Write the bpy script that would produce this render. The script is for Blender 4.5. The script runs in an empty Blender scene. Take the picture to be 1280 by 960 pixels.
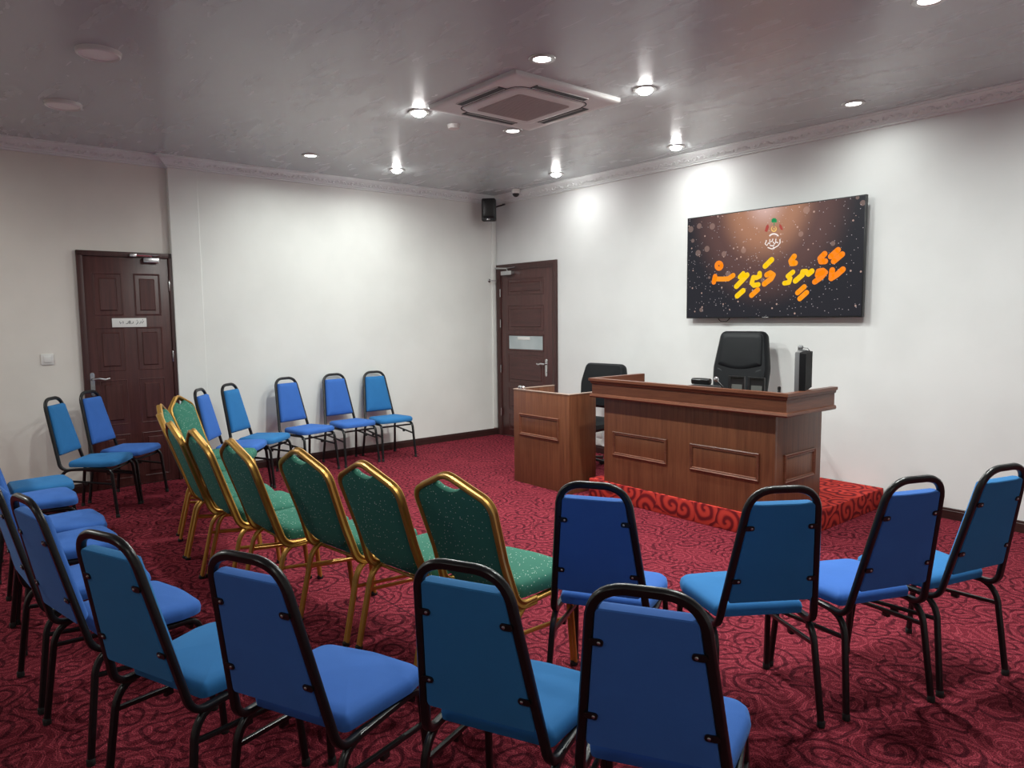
import bpy, bmesh, math, random
from mathutils import Vector as V, Matrix
from math import sin, cos, pi, radians, sqrt, atan2
random.seed(7)
S = bpy.context.scene
COL = S.collection

# ------------------------------------------------------------------ camera solve (from the perspective of the room)
F = 896.4485
def dcam(u, v): return V(((u - 640) / F, -(v - 480) / F, -1.0))
AX = -dcam(-108, 404.4).normalized()
AY = dcam(1724, 384.6).normalized(); AY = (AY - AX * AX.dot(AY)).normalized()
AZ = AX.cross(AY)
CAMP = V((7.166, -5.714, 1.5))
ROT = Matrix((AX, AY, AZ))              # camera -> world
def ray(u, v): return ROT @ dcam(u, v)
def on_y(u, v, y):
    w = ray(u, v); return CAMP + w * ((y - CAMP.y) / w.y)

# ------------------------------------------------------------------ materials
def new_mat(name):
    m = bpy.data.materials.new(name); m.use_nodes = True
    nt = m.node_tree; b = nt.nodes['Principled BSDF']
    return m, nt, b
def N(nt, t, **k):
    n = nt.nodes.new(t)
    for a, x in k.items():
        if a.startswith('i_'):
            key = a[2:]
            n.inputs[int(key) if key.isdigit() else key].default_value = x
        else: setattr(n, a, x)
    return n
def L(nt, a, ao, b, bi): nt.links.new(a.outputs[ao], b.inputs[bi])
def ramp(nt, stops, interp='LINEAR'):
    r = nt.nodes.new('ShaderNodeValToRGB'); r.color_ramp.interpolation = interp
    e = r.color_ramp.elements
    while len(e) < len(stops): e.new(0.5)
    for i, (p, c) in enumerate(stops):
        e[i].position = p; e[i].color = (*c, 1) if len(c) == 3 else c
    return r
def coords(nt, scale=(1, 1, 1), out='Object'):
    t = N(nt, 'ShaderNodeTexCoord'); m = N(nt, 'ShaderNodeMapping'); m.inputs['Scale'].default_value = scale
    L(nt, t, out, m, 'Vector'); return m
def math_(nt, op, a=None, b=None):
    n = N(nt, 'ShaderNodeMath', operation=op)
    for i, x in enumerate((a, b)):
        if x is None: continue
        if isinstance(x, (int, float)): n.inputs[i].default_value = x
        else: nt.links.new(x, n.inputs[i])
    return n.outputs[0]
def mixc(nt, fac, a, b):
    n = N(nt, 'ShaderNodeMix', data_type='RGBA')
    if isinstance(fac, (int, float)): n.inputs[0].default_value = fac
    else: nt.links.new(fac, n.inputs[0])
    for i, x in ((6, a), (7, b)):
        if isinstance(x, tuple): n.inputs[i].default_value = (*x, 1)
        else: nt.links.new(x, n.inputs[i])
    return n.outputs[2]
def bump(nt, b, h, strength=.2, dist=.01):
    n = N(nt, 'ShaderNodeBump'); n.inputs['Strength'].default_value = strength; n.inputs['Distance'].default_value = dist
    nt.links.new(h, n.inputs['Height']); L(nt, n, 'Normal', b, 'Normal')

def simple(name, col, rough=.5, metal=0., spec=.5):
    m, nt, b = new_mat(name)
    b.inputs['Base Color'].default_value = (*col, 1); b.inputs['Roughness'].default_value = rough
    b.inputs['Metallic'].default_value = metal; b.inputs['Specular IOR Level'].default_value = spec
    n = N(nt, 'ShaderNodeTexNoise'); n.inputs['Scale'].default_value = 6
    c = coords(nt); L(nt, c, 0, n, 'Vector')
    r = N(nt, 'ShaderNodeMapRange'); r.inputs[3].default_value = max(rough - .03, 0); r.inputs[4].default_value = min(rough + .03, 1)
    L(nt, n, 0, r, 0); L(nt, r, 0, b, 'Roughness')
    return m

def wall_mat(name, col, stain=.06):
    m, nt, b = new_mat(name)
    c = coords(nt)
    n1 = N(nt, 'ShaderNodeTexNoise'); n1.inputs['Scale'].default_value = 1.6; n1.inputs['Detail'].default_value = 6
    n2 = N(nt, 'ShaderNodeTexNoise'); n2.inputs['Scale'].default_value = 60; n2.inputs['Detail'].default_value = 3
    L(nt, c, 0, n1, 'Vector'); L(nt, c, 0, n2, 'Vector')
    dark = tuple(x * (1 - stain) for x in col)
    r = ramp(nt, [(.35, dark), (.6, col)]); L(nt, n1, 0, r, 0)
    L(nt, r, 0, b, 'Base Color'); b.inputs['Roughness'].default_value = .55
    bump(nt, b, n2.outputs[0], .08, .004)
    return m
M = {}
M['wall'] = wall_mat('wall_paint', (.79, .80, .77))
M['wall_cool'] = wall_mat('wall_paint_cool', (.76, .765, .76))
M['wall_warm'] = wall_mat('wall_paint_cream', (.74, .70, .65), .08)
M['trim_white'] = simple('cornice_plaster', (.78, .81, .81), .5)

def ceiling_mat():
    m, nt, b = new_mat('ceiling_gloss_paint')
    b.inputs['Base Color'].default_value = (.51, .55, .555, 1); b.inputs['Specular IOR Level'].default_value = .38
    c = coords(nt)
    n1 = N(nt, 'ShaderNodeTexNoise'); n1.inputs['Scale'].default_value = 2.2; n1.inputs['Detail'].default_value = 7; n1.inputs['Distortion'].default_value = .6
    mp = N(nt, 'ShaderNodeMapping'); mp.inputs['Rotation'].default_value = (0, 0, .5); mp.inputs['Scale'].default_value = (1, 3.2, 1)
    L(nt, c, 0, mp, 0); L(nt, mp, 0, n1, 'Vector')
    r = ramp(nt, [(.3, (.20, .20, .20)), (.75, (.32, .32, .32))]); L(nt, n1, 0, r, 0); L(nt, r, 0, b, 'Roughness')
    n2 = N(nt, 'ShaderNodeTexNoise'); n2.inputs['Scale'].default_value = 14; n2.inputs['Detail'].default_value = 5
    L(nt, mp, 0, n2, 'Vector')
    # board joints every 1.2 m by 2.4 m, slightly proud
    sp = N(nt, 'ShaderNodeSeparateXYZ'); L(nt, c, 0, sp, 0)
    def joint(o, per, off):
        f = math_(nt, 'FRACT', math_(nt, 'DIVIDE', math_(nt, 'ADD', o, off), per))
        d = math_(nt, 'ABSOLUTE', math_(nt, 'SUBTRACT', f, .5))
        return math_(nt, 'LESS_THAN', d, .006 / per)
    j = math_(nt, 'MAXIMUM', joint(sp.outputs[0], 2.4, .35), joint(sp.outputs[1], 1.2, .55))
    h = math_(nt, 'ADD', math_(nt, 'MULTIPLY', n2.outputs[0], .5), math_(nt, 'MULTIPLY', j, .8))
    bump(nt, b, h, .16, .004)
    return m
M['ceiling'] = ceiling_mat()

def swirl(nt, vec, scale, freq, warp):
    """curled rings: distance rings round scattered centres, warped"""
    n = N(nt, 'ShaderNodeTexNoise'); n.inputs['Scale'].default_value = scale * .9; n.inputs['Detail'].default_value = 2
    nt.links.new(vec, n.inputs['Vector'])
    s = N(nt, 'ShaderNodeVectorMath', operation='SUBTRACT'); L(nt, n, 'Color', s, 0); s.inputs[1].default_value = (.5, .5, .5)
    k = N(nt, 'ShaderNodeVectorMath', operation='SCALE'); L(nt, s, 0, k, 0); k.inputs['Scale'].default_value = warp
    a = N(nt, 'ShaderNodeVectorMath', operation='ADD'); nt.links.new(vec, a.inputs[0]); L(nt, k, 0, a, 1)
    vo = N(nt, 'ShaderNodeTexVoronoi', voronoi_dimensions='2D'); vo.inputs['Scale'].default_value = scale; L(nt, a, 0, vo, 'Vector')
    # angle round the cell centre turns rings into spirals
    sc = N(nt, 'ShaderNodeVectorMath', operation='SUBTRACT'); L(nt, a, 0, sc, 0); L(nt, vo, 'Position', sc, 1)
    sp = N(nt, 'ShaderNodeSeparateXYZ'); L(nt, sc, 0, sp, 0)
    ang = math_(nt, 'ARCTAN2', sp.outputs[1], sp.outputs[0])
    return math_(nt, 'SINE', math_(nt, 'ADD', math_(nt, 'MULTIPLY', vo.outputs['Distance'], freq), ang)), vo

def carpet_mat():
    m, nt, b = new_mat('crimson_paisley_carpet')
    c = coords(nt)
    s1, vo = swirl(nt, c.outputs[0], 6.8, 26, .10)
    s2, _ = swirl(nt, c.outputs[0], 5.1, 24, .14)
    nb = N(nt, 'ShaderNodeTexNoise'); nb.inputs['Scale'].default_value = 3.2; nb.inputs['Detail'].default_value = 3; L(nt, c, 0, nb, 'Vector')
    nf = N(nt, 'ShaderNodeTexNoise'); nf.inputs['Scale'].default_value = 210; nf.inputs['Detail'].default_value = 2; L(nt, c, 0, nf, 'Vector')
    line = ramp(nt, [(.62, (0, 0, 0)), (.80, (1, 1, 1)), (.93, (1, 1, 1)), (1., (.1, .1, .1))]); 
    nt.links.new(math_(nt, 'MULTIPLY_ADD', s1, .5), line.inputs[0]); 
    line.inputs[0].links[0].from_node.inputs[2].default_value = .5
    dk = ramp(nt, [(.72, (0, 0, 0)), (.88, (1, 1, 1))])
    nt.links.new(math_(nt, 'MULTIPLY_ADD', s2, .5), dk.inputs[0]); dk.inputs[0].links[0].from_node.inputs[2].default_value = .5
    dkm = math_(nt, 'MULTIPLY', dk.outputs[0], math_(nt, 'GREATER_THAN', nb.outputs[0], .43))
    base = mixc(nt, nb.outputs[0], (.128, .0145, .024), (.190, .024, .037))
    c1 = mixc(nt, math_(nt, 'MULTIPLY', line.outputs[0], .75), base, (.35, .052, .074))
    c2 = mixc(nt, math_(nt, 'MULTIPLY', dkm, .7), c1, (.026, .004, .008))
    fr = ramp(nt, [(.36, (.35, .35, .35)), (.64, (1.5, 1.5, 1.5))]); L(nt, nf, 0, fr, 0)
    mu = N(nt, 'ShaderNodeMix', data_type='RGBA', blend_type='MULTIPLY'); mu.inputs[0].default_value = 1
    nt.links.new(c2, mu.inputs[6]); L(nt, fr, 0, mu, 7)
    # seams where the carpet lengths meet
    sp = N(nt, 'ShaderNodeSeparateXYZ'); L(nt, c, 0, sp, 0)
    wob = math_(nt, 'MULTIPLY', math_(nt, 'SUBTRACT', nb.outputs[0], .5), .02)
    def seam(o, at): return math_(nt, 'LESS_THAN', math_(nt, 'ABSOLUTE', math_(nt, 'ADD', math_(nt, 'SUBTRACT', o, at), wob)), .005)
    sm = math_(nt, 'MAXIMUM', math_(nt, 'MULTIPLY', seam(sp.outputs[0], 3.36), math_(nt, 'GREATER_THAN', sp.outputs[1], -3.87)), seam(sp.outputs[1], -3.87))
    c3 = mixc(nt, math_(nt, 'MULTIPLY', sm, .75), mu.outputs[2], (.03, .008, .012))
    nt.links.new(c3, b.inputs['Base Color'])
    b.inputs['Roughness'].default_value = .95; b.inputs['Specular IOR Level'].default_value = .04
    bump(nt, b, nf.outputs[0], .5, .004)
    return m
M['carpet'] = carpet_mat()

def platform_mat():
    m, nt, b = new_mat('scarlet_swirl_carpet')
    c = coords(nt)
    # box projection so the risers show the same circles as the top
    g = N(nt, 'ShaderNodeNewGeometry'); sn = N(nt, 'ShaderNodeSeparateXYZ'); L(nt, g, 'Normal', sn, 0)
    sp = N(nt, 'ShaderNodeSeparateXYZ'); L(nt, c, 0, sp, 0)
    def comb(a, b_):
        k = N(nt, 'ShaderNodeCombineXYZ'); nt.links.new(a, k.inputs[0]); nt.links.new(b_, k.inputs[1]); return k.outputs[0]
    top = comb(sp.outputs[0], sp.outputs[1]); fr = comb(sp.outputs[0], sp.outputs[2]); sd = comb(sp.outputs[1], sp.outputs[2])
    ny = math_(nt, 'GREATER_THAN', math_(nt, 'ABSOLUTE', sn.outputs[1]), .6); nx = math_(nt, 'GREATER_THAN', math_(nt, 'ABSOLUTE', sn.outputs[0]), .6)
    def mixv(f, a, b_):
        n = N(nt, 'ShaderNodeMix', data_type='VECTOR'); nt.links.new(f, n.inputs[0]); nt.links.new(a, n.inputs[4]); nt.links.new(b_, n.inputs[5]); return n.outputs[1]
    v = mixv(nx, mixv(ny, top, fr), sd)
    s1, vo = swirl(nt, v, 5.6, 17, .06)
    r = ramp(nt, [(.12, (.15, .012, .016)), (.5, (.38, .030, .026)), (.85, (.50, .046, .034))])
    nt.links.new(math_(nt, 'MULTIPLY_ADD', s1, .5), r.inputs[0]); r.inputs[0].links[0].from_node.inputs[2].default_value = .5
    nf = N(nt, 'ShaderNodeTexNoise'); nf.inputs['Scale'].default_value = 400; L(nt, c, 0, nf, 'Vector')
    L(nt, r, 0, b, 'Base Color'); b.inputs['Roughness'].default_value = .95; b.inputs['Specular IOR Level'].default_value = .1
    bump(nt, b, nf.outputs[0], .4, .003)
    return m
M['platform'] = platform_mat()

def wood_mat(name, dark, light, grain=(24, 24, 1.2), rough=.35, coat=0.):
    m, nt, b = new_mat(name)
    c = coords(nt, grain)
    n = N(nt, 'ShaderNodeTexNoise'); n.inputs['Scale'].default_value = 2.0; n.inputs['Detail'].default_value = 6; n.inputs['Roughness'].default_value = .65
    L(nt, c, 0, n, 'Vector')
    c2 = coords(nt, (grain[0] * 6, grain[1] * 6, grain[2] * 2)); n2 = N(nt, 'ShaderNodeTexNoise'); n2.inputs['Scale'].default_value = 3; L(nt, c2, 0, n2, 'Vector')
    h = math_(nt, 'ADD', math_(nt, 'MULTIPLY', n.outputs[0], .75), math_(nt, 'MULTIPLY', n2.outputs[0], .25))
    r = ramp(nt, [(.34, dark), (.62, light)]); nt.links.new(h, r.inputs[0]); L(nt, r, 0, b, 'Base Color')
    b.inputs['Roughness'].default_value = rough; b.inputs['Coat Weight'].default_value = coat; b.inputs['Coat Roughness'].default_value = .25
    bump(nt, b, h, .06, .003)
    return m
M['desk'] = wood_mat('mahogany_veneer', (.112, .037, .018), (.205, .076, .035), (22, 22, 1.0), .38)
M['desk_h'] = wood_mat('mahogany_moulding', (.105, .034, .019), (.17, .06, .031), (3, 3, 40), .34)
M['door'] = wood_mat('dark_maroon_door_wood', (.045, .014, .013), (.088, .030, .027), (18, 18, 1.0), .33, .1)
M['door_h'] = wood_mat('dark_maroon_rail_wood', (.045, .014, .013), (.085, .028, .026), (1.2, 1.2, 18), .33, .1)
M['door_frame'] = wood_mat('door_frame_wood', (.035, .012, .011), (.065, .022, .02), (18, 18, 1.0), .4)
M['base'] = wood_mat('baseboard_wood', (.024, .010, .009), (.045, .018, .016), (3, 3, 30), .35)

def fabric(name, col, speck=None, sheen=.25, weave=900):
    m, nt, b = new_mat(name)
    c = coords(nt)
    n = N(nt, 'ShaderNodeTexNoise'); n.inputs['Scale'].default_value = weave; n.inputs['Detail'].default_value = 1; L(nt, c, 0, n, 'Vector')
    n2 = N(nt, 'ShaderNodeTexNoise'); n2.inputs['Scale'].default_value = 9; n2.inputs['Detail'].default_value = 3; L(nt, c, 0, n2, 'Vector')
    a = mixc(nt, n2.outputs[0], tuple(x * .9 for x in col), tuple(min(x * 1.1, 1) for x in col))
    d = mixc(nt, math_(nt, 'MULTIPLY', n.outputs[0], .35), a, tuple(x * .55 for x in col))
    if speck:
        v = N(nt, 'ShaderNodeTexVoronoi', voronoi_dimensions='3D'); v.inputs['Scale'].default_value = 75; v.inputs['Randomness'].default_value = .75; L(nt, c, 0, v, 'Vector')
        f = math_(nt, 'LESS_THAN', v.outputs['Distance'], .155)
        w = N(nt, 'ShaderNodeSeparateColor'); L(nt, v, 'Color', w, 0)
        f = math_(nt, 'MULTIPLY', f, math_(nt, 'GREATER_THAN', w.outputs[0], .25))
        d = mixc(nt, f, d, speck)
    nt.links.new(d, b.inputs['Base Color']); b.inputs['Roughness'].default_value = .85
    b.inputs['Specular IOR Level'].default_value = .25
    b.inputs['Sheen Weight'].default_value = sheen; b.inputs['Sheen Roughness'].default_value = .4
    b.inputs['Sheen Tint'].default_value = (*[min(1, x * 2.5 + .2) for x in col], 1)
    bump(nt, b, n.outputs[0], .25, .001)
    return m
M['royal'] = fabric('royal_blue_fabric', (.045, .150, .50))
M['teal'] = fabric('teal_blue_fabric', (.028, .175, .43))
M['green'] = fabric('green_speckled_fabric', (.036, .170, .118), (.72, .80, .70), sheen=.06)
M['black_metal'] = simple('black_enamel_steel', (.008, .008, .009), .30, 0, .45)
M['gold'] = simple('gold_lacquered_steel', (.50, .27, .055), .36, .6)
M['rubber'] = simple('black_rubber', (.01, .01, .01), .7)
M['chrome'] = simple('brushed_steel', (.62, .62, .63), .25, 1.)
M['screw'] = simple('zinc_screw', (.55, .55, .55), .3, 1.)
M['leather'] = simple('black_leather', (.006, .007, .009), .5, 0, .25)
M['black_plastic'] = simple('black_plastic', (.012, .012, .014), .35)
M['grey_plastic'] = simple('grey_plastic', (.15, .15, .155), .45)
M['white_plastic'] = simple('white_plastic', (.72, .71, .69), .45)
M['ac_white'] = simple('air_conditioner_plastic', (.70, .71, .69), .45)
M['ac_grille'] = simple('air_conditioner_mesh', (.42, .38, .365), .6)
M['slot'] = simple('dark_vent_slot', (.03, .032, .036), .6)
M['paper'] = simple('white_paper', (.75, .75, .73), .7)
M['ink'] = simple('dark_ink', (.03, .03, .035), .7)
M['gold_rim'] = simple('downlight_ring_metal', (.50, .48, .47), .3, .8)
M['clear_glassy'] = simple('grey_card', (.10, .105, .10), .4)

def frosted():
    m, nt, b = new_mat('frosted_door_glass')
    c = coords(nt); n = N(nt, 'ShaderNodeTexNoise'); n.inputs['Scale'].default_value = 3; L(nt, c, 0, n, 'Vector')
    r = ramp(nt, [(.3, (.36, .42, .44)), (.7, (.50, .56, .57))]); L(nt, n, 0, r, 0); L(nt, r, 0, b, 'Base Color')
    b.inputs['Roughness'].default_value = .25
    return m
M['frosted'] = frosted()
def emit(name, col, s):
    m, nt, b = new_mat(name)
    b.inputs['Base Color'].default_value = (.01, .01, .01, 1); b.inputs['Specular IOR Level'].default_value = .1
    b.inputs['Emission Color'].default_value = (*col, 1); b.inputs['Emission Strength'].default_value = s
    return m
M['lamp'] = emit('lamp_glow', (1, .985, .96), 9.)
M['bulb'] = emit('bulb_glow', (1, .985, .96), 110.)
M['unlit'] = simple('opal_diffuser', (.86, .85, .83), .5)

def screen_mat():
    m, nt, b = new_mat('lit_screen')
    c = coords(nt); sp = N(nt, 'ShaderNodeSeparateXYZ'); L(nt, c, 0, sp, 0)     # object space: x -0.83..0.83, z -0.47..0.47
    X, Z = sp.outputs[0], sp.outputs[2]
    def radial(x0, z0, sx, sz):
        dx = math_(nt, 'MULTIPLY', math_(nt, 'SUBTRACT', X, x0), 1 / sx); dz = math_(nt, 'MULTIPLY', math_(nt, 'SUBTRACT', Z, z0), 1 / sz)
        return math_(nt, 'SQRT', math_(nt, 'ADD', math_(nt, 'MULTIPLY', dx, dx), math_(nt, 'MULTIPLY', dz, dz)))
    r1 = ramp(nt, [(0, (.62, .42, .38)), (.30, (.36, .17, .10)), (.62, (.10, .05, .045)), (1, (.016, .016, .021))], 'EASE')
    nt.links.new(radial(-.02, .52, .82, .94), r1.inputs[0])
    # sparkles
    def dots(scale, rad, keep, col, base):
        v = N(nt, 'ShaderNodeTexVoronoi', voronoi_dimensions='3D'); v.inputs['Scale'].default_value = scale; L(nt, c, 0, v, 'Vector')
        w = N(nt, 'ShaderNodeSeparateColor'); L(nt, v, 'Color', w, 0)
        f = math_(nt, 'MULTIPLY', math_(nt, 'LESS_THAN', v.outputs['Distance'], rad), math_(nt, 'GREATER_THAN', w.outputs[1], keep))
        return mixc(nt, math_(nt, 'MULTIPLY', f, col[3]), base, col[:3])
    o = dots(7, .20, .80, (.55, .36, .30, .25), r1.outputs[0])
    o = dots(17, .13, .62, (.75, .50, .42, .5), o)
    o = dots(38, .13, .55, (.70, .62, .66, .55), o)
    nt.links.new(o, b.inputs['Emission Color']); b.inputs['Emission Strength'].default_value = 1.0
    b.inputs['Base Color'].default_value = (.004, .004, .005, 1); b.inputs['Roughness'].default_value = .3; b.inputs['Specular IOR Level'].default_value = .15
    return m
M['screen'] = screen_mat()
M['ltr_orange'] = emit('glowing_orange', (1.0, .25, .006), .85)
M['ltr_amber'] = emit('glowing_amber', (1.0, .32, .006), .85)
M['ltr_yellow'] = emit('glowing_yellow', (1.0, .62, .004), .85)
M['em_green'] = emit('glowing_green', (.02, .30, .10), .8)
M['em_red'] = emit('glowing_red', (.45, .06, .05), .8)
M['em_gold'] = emit('glowing_gold', (.85, .50, .15), .9)
M['em_white'] = emit('glowing_cream', (.9, .8, .76), .9)

# ------------------------------------------------------------------ object helpers
def link(name, bm, mat, parent=None, loc=None, smooth=True, bevel=None):
    me = bpy.data.meshes.new(name)
    bmesh.ops.recalc_face_normals(bm, faces=bm.faces)
    bm.to_mesh(me); bm.free()
    mats = mat if isinstance(mat, (list, tuple)) else [mat]
    for x in mats: me.materials.append(x)
    if smooth:
        me.polygons.foreach_set('use_smooth', [True] * len(me.polygons))
        me.set_sharp_from_angle(angle=radians(38))
    o = bpy.data.objects.new(name, me); COL.objects.link(o)
    if parent: o.parent = parent
    if loc is not None: o.location = loc
    return o
def tag(o, label=None, cat=None, group=None, kind=None):
    if label: o['label'] = label
    if cat: o['category'] = cat
    if group: o['group'] = group
    if kind: o['kind'] = kind
    return o
def thing(name, label, cat, loc=(0, 0, 0), rz=0, group=None, kind=None):
    o = bpy.data.objects.new(name, None); COL.objects.link(o); o.location = loc; o.rotation_euler = (0, 0, rz)
    o.empty_display_size = .1
    return tag(o, label, cat, group, kind)
def dup(root, loc, rz, label, group=None, swap=None):
    def cp(o, parent):
        c = o.copy(); COL.objects.link(c); c.parent = parent
        if swap and o.type == 'MESH' and o.data.name in swap: c.data = swap[o.data.name]
        for ch in kids.get(o, []): cp(ch, c)
        return c
    kids = {}
    for o in root.children_recursive: kids.setdefault(o.parent, []).append(o)
    r = cp(root, None); r.location = loc; r.rotation_euler = (0, 0, rz); r['label'] = label
    if group: r['group'] = group
    return r

def box(bm, lo, hi, bev=0., seg=2):
    vs = [bm.verts.new((x, y, z)) for x in (lo[0], hi[0]) for y in (lo[1], hi[1]) for z in (lo[2], hi[2])]
    fs = [(0, 1, 3, 2), (4, 6, 7, 5), (0, 4, 5, 1), (2, 3, 7, 6), (0, 2, 6, 4), (1, 5, 7, 3)]
    nf = [bm.faces.new([vs[i] for i in f]) for f in fs]
    if bev > 0:
        es = list({e for f in nf for e in f.edges})
        bmesh.ops.bevel(bm, geom=es, offset=bev, segments=seg, profile=.6, affect='EDGES')
def bx(lo, hi, bev=0., seg=2):
    bm = bmesh.new(); box(bm, lo, hi, bev, seg); return bm

def fillet(pts, radii, n=6):
    """polyline with rounded corners"""
    pts = [V(p) for p in pts]; out = [pts[0]]
    for i in range(1, len(pts) - 1):
        r = radii[i - 1]
        if r <= 0: out.append(pts[i]); continue
        a = (pts[i - 1] - pts[i]); b = (pts[i + 1] - pts[i]); la, lb = a.length, b.length; a.normalize(); b.normalize()
        ang = a.angle(b); d = min(r / math.tan(ang / 2), la * .49 if i > 1 else la * .95, lb * .49 if i < len(pts) - 2 else lb * .95)
        p, q = pts[i] + a * d, pts[i] + b * d
        for k in range(n + 1):
            t = k / n; out.append(p * (1 - t) ** 2 + pts[i] * 2 * t * (1 - t) * .85 + (p + q) * .5 * 2 * t * (1 - t) * .15 + q * t ** 2)
    out.append(pts[-1]); return out
def fillet_closed(pts, radii, n=5):
    pts = [V(p) for p in pts]; m = len(pts); out = []
    for i in range(m):
        r = radii[i] if isinstance(radii, (list, tuple)) else radii
        P, A, B = pts[i], pts[i - 1], pts[(i + 1) % m]
        if r <= 0: out.append(P); continue
        a = A - P; b = B - P; la, lb = a.length, b.length; a.normalize(); b.normalize()
        d = min(r / math.tan(a.angle(b) / 2), la * .49, lb * .49)
        p, q = P + a * d, P + b * d
        for k in range(n + 1):
            t = k / n; out.append(p * (1 - t) ** 2 + P * 2 * t * (1 - t) * .85 + (p + q) * t * (1 - t) * .15 + q * t ** 2)
    return out

def prof_round(a, b, n=10, p=3.0):
    o = []
    for i in range(n):
        t = 2 * pi * i / n; c, s = cos(t), sin(t)
        o.append((a * math.copysign(abs(c) ** (2 / p), c), b * math.copysign(abs(s) ** (2 / p), s)))
    return o
def prof_double(r, d, n=5):
    """two touching tubes side by side, grooves between"""
    o = []
    for i in range(n + 1):
        t = -pi * .42 + pi * .84 * i / n; o.append((r * sin(t) * 1.05, d + r * cos(t)))
    o2 = [(x, -y) for x, y in reversed(o)]
    return o + [(r * .62, d * .12)] + o2 + [(-r * .62, d * .12)]
def sweep(bm, path, prof, ref=None, cap=True):
    """sweep a profile (u along side, v along up) with a rotation-minimising frame; ref = first 'up'"""
    path = [V(p) for p in path]; n = len(path)
    T = []
    for i in range(n):
        t = (path[min(i + 1, n - 1)] - path[max(i - 1, 0)]); T.append(t.normalized())
    if ref is None: ref = V((0, 0, 1)) if abs(T[0].z) < .9 else V((0, 1, 0))
    up = V(ref); up = (up - T[0] * up.dot(T[0])).normalized()
    rings = []
    for i in range(n):
        if i:
            ax = T[i - 1].cross(T[i])
            if ax.length > 1e-7:
                up = Matrix.Rotation(T[i - 1].angle(T[i]), 3, ax.normalized()) @ up
            up = (up - T[i] * up.dot(T[i])).normalized()
        sd = T[i].cross(up)
        rings.append([bm.verts.new(path[i] + sd * u + up * v) for u, v in prof])
    m = len(prof)
    for i in range(n - 1):
        for k in range(m):
            bm.faces.new((rings[i][k], rings[i][(k + 1) % m], rings[i + 1][(k + 1) % m], rings[i + 1][k]))
    if cap:
        bm.faces.new(list(reversed(rings[0]))); bm.faces.new(rings[-1])
def tube(path, r, ref=None, n=10, p=2.0):
    bm = bmesh.new(); sweep(bm, path, prof_round(r, r, n, p), ref); return bm

def lathe(bm, prof, c=(0, 0, 0), n=24, axis='Z'):
    rings = []
    for r, z in prof:
        ring = []
        for i in range(n):
            t = 2 * pi * i / n
            p = (r * cos(t), r * sin(t), z)
            if axis == 'Y': p = (p[0], p[2], p[1])
            if axis == 'X': p = (p[2], p[0], p[1])
            ring.append(bm.verts.new(V(c) + V(p)))
        rings.append(ring)
    for a, b in zip(rings, rings[1:]):
        for i in range(n): bm.faces.new((a[i], a[(i + 1) % n], b[(i + 1) % n], b[i]))
    bm.faces.new(rings[0]); bm.faces.new(list(reversed(rings[-1])))

def pillow(bm, outline, origin, ex, ey, ez, layers, dome_top=0., dome_bot=0., sub=(.82, .55, .25)):
    """cushion from a closed 2D outline: layers = [(inset, height)...] bottom to top, domed caps"""
    m = len(outline); P = [V((p[0], p[1])) for p in outline]
    area = sum(P[i].x * P[(i + 1) % m].y - P[(i + 1) % m].x * P[i].y for i in range(m))
    if area < 0: P.reverse()
    nor = []
    for i in range(m):
        a = (P[i] - P[i - 1]); b = (P[(i + 1) % m] - P[i])
        a = a.normalized() if a.length > 1e-9 else b.normalized(); b = b.normalized() if b.length > 1e-9 else a
        t = (a + b).normalized(); nor.append(V((-t.y, t.x)))
    ex, ey, ez, origin = V(ex), V(ey), V(ez), V(origin)
    cen = sum(P, V((0, 0))) / m
    W = lambda p, h: origin + ex * p.x + ey * p.y + ez * h
    rings = [[bm.verts.new(W(P[i] + nor[i] * ins, h)) for i in range(m)] for ins, h in layers]
    for a, b in zip(rings, rings[1:]):
        for i in range(m): bm.faces.new((a[i], a[(i + 1) % m], b[(i + 1) % m], b[i]))
    for side, dome, ring in ((1, dome_top, rings[-1]), (-1, dome_bot, rings[0])):
        ins, h = layers[-1] if side == 1 else layers[0]
        prev = ring
        for s in sub:
            cur = [bm.verts.new(W(cen + (P[i] + nor[i] * ins - cen) * s, h + side * dome * (1 - s * s))) for i in range(m)]
            for i in range(m):
                f = (prev[i], prev[(i + 1) % m], cur[(i + 1) % m], cur[i]); bm.faces.new(f if side == 1 else f[::-1])
            prev = cur
        c = bm.verts.new(W(cen, h + side * dome))
        for i in range(m):
            f = (prev[i], prev[(i + 1) % m], c); bm.faces.new(f if side == 1 else f[::-1])

def moulding(bm, path, normal, prof, closed=False):
    """mitred run of a profile along a planar path; profile (d, h): d sideways (normal x tangent), h along normal"""
    path = [V(p) for p in path]; Nn = V(normal).normalized(); n = len(path); rings = []
    for i in range(n):
        a = (path[i] - path[i - 1]).normalized() if (i or closed) else None
        b = (path[(i + 1) % n] - path[i]).normalized() if (i < n - 1 or closed) else None
        if a is None: a = b
        if b is None: b = a
        sa, sb = Nn.cross(a), Nn.cross(b); mt = (sa + sb); mt = mt / max(mt.dot(sa), 1e-6)
        rings.append([bm.verts.new(path[i] + mt * d + Nn * h) for d, h in prof])
    m = len(prof)
    for i in range(n if closed else n - 1):
        A, B = rings[i], rings[(i + 1) % n]
        for k in range(m): bm.faces.new((A[k], A[(k + 1) % m], B[(k + 1) % m], B[k]))
    if not closed: bm.faces.new(rings[0]); bm.faces.new(list(reversed(rings[-1])))
def rect(o, ex, ey, x0, x1, y0, y1):
    o, ex, ey = V(o), V(ex), V(ey)
    return [o + ex * x + ey * y for x, y in ((x0, y0), (x1, y0), (x1, y1), (x0, y1))]

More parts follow.
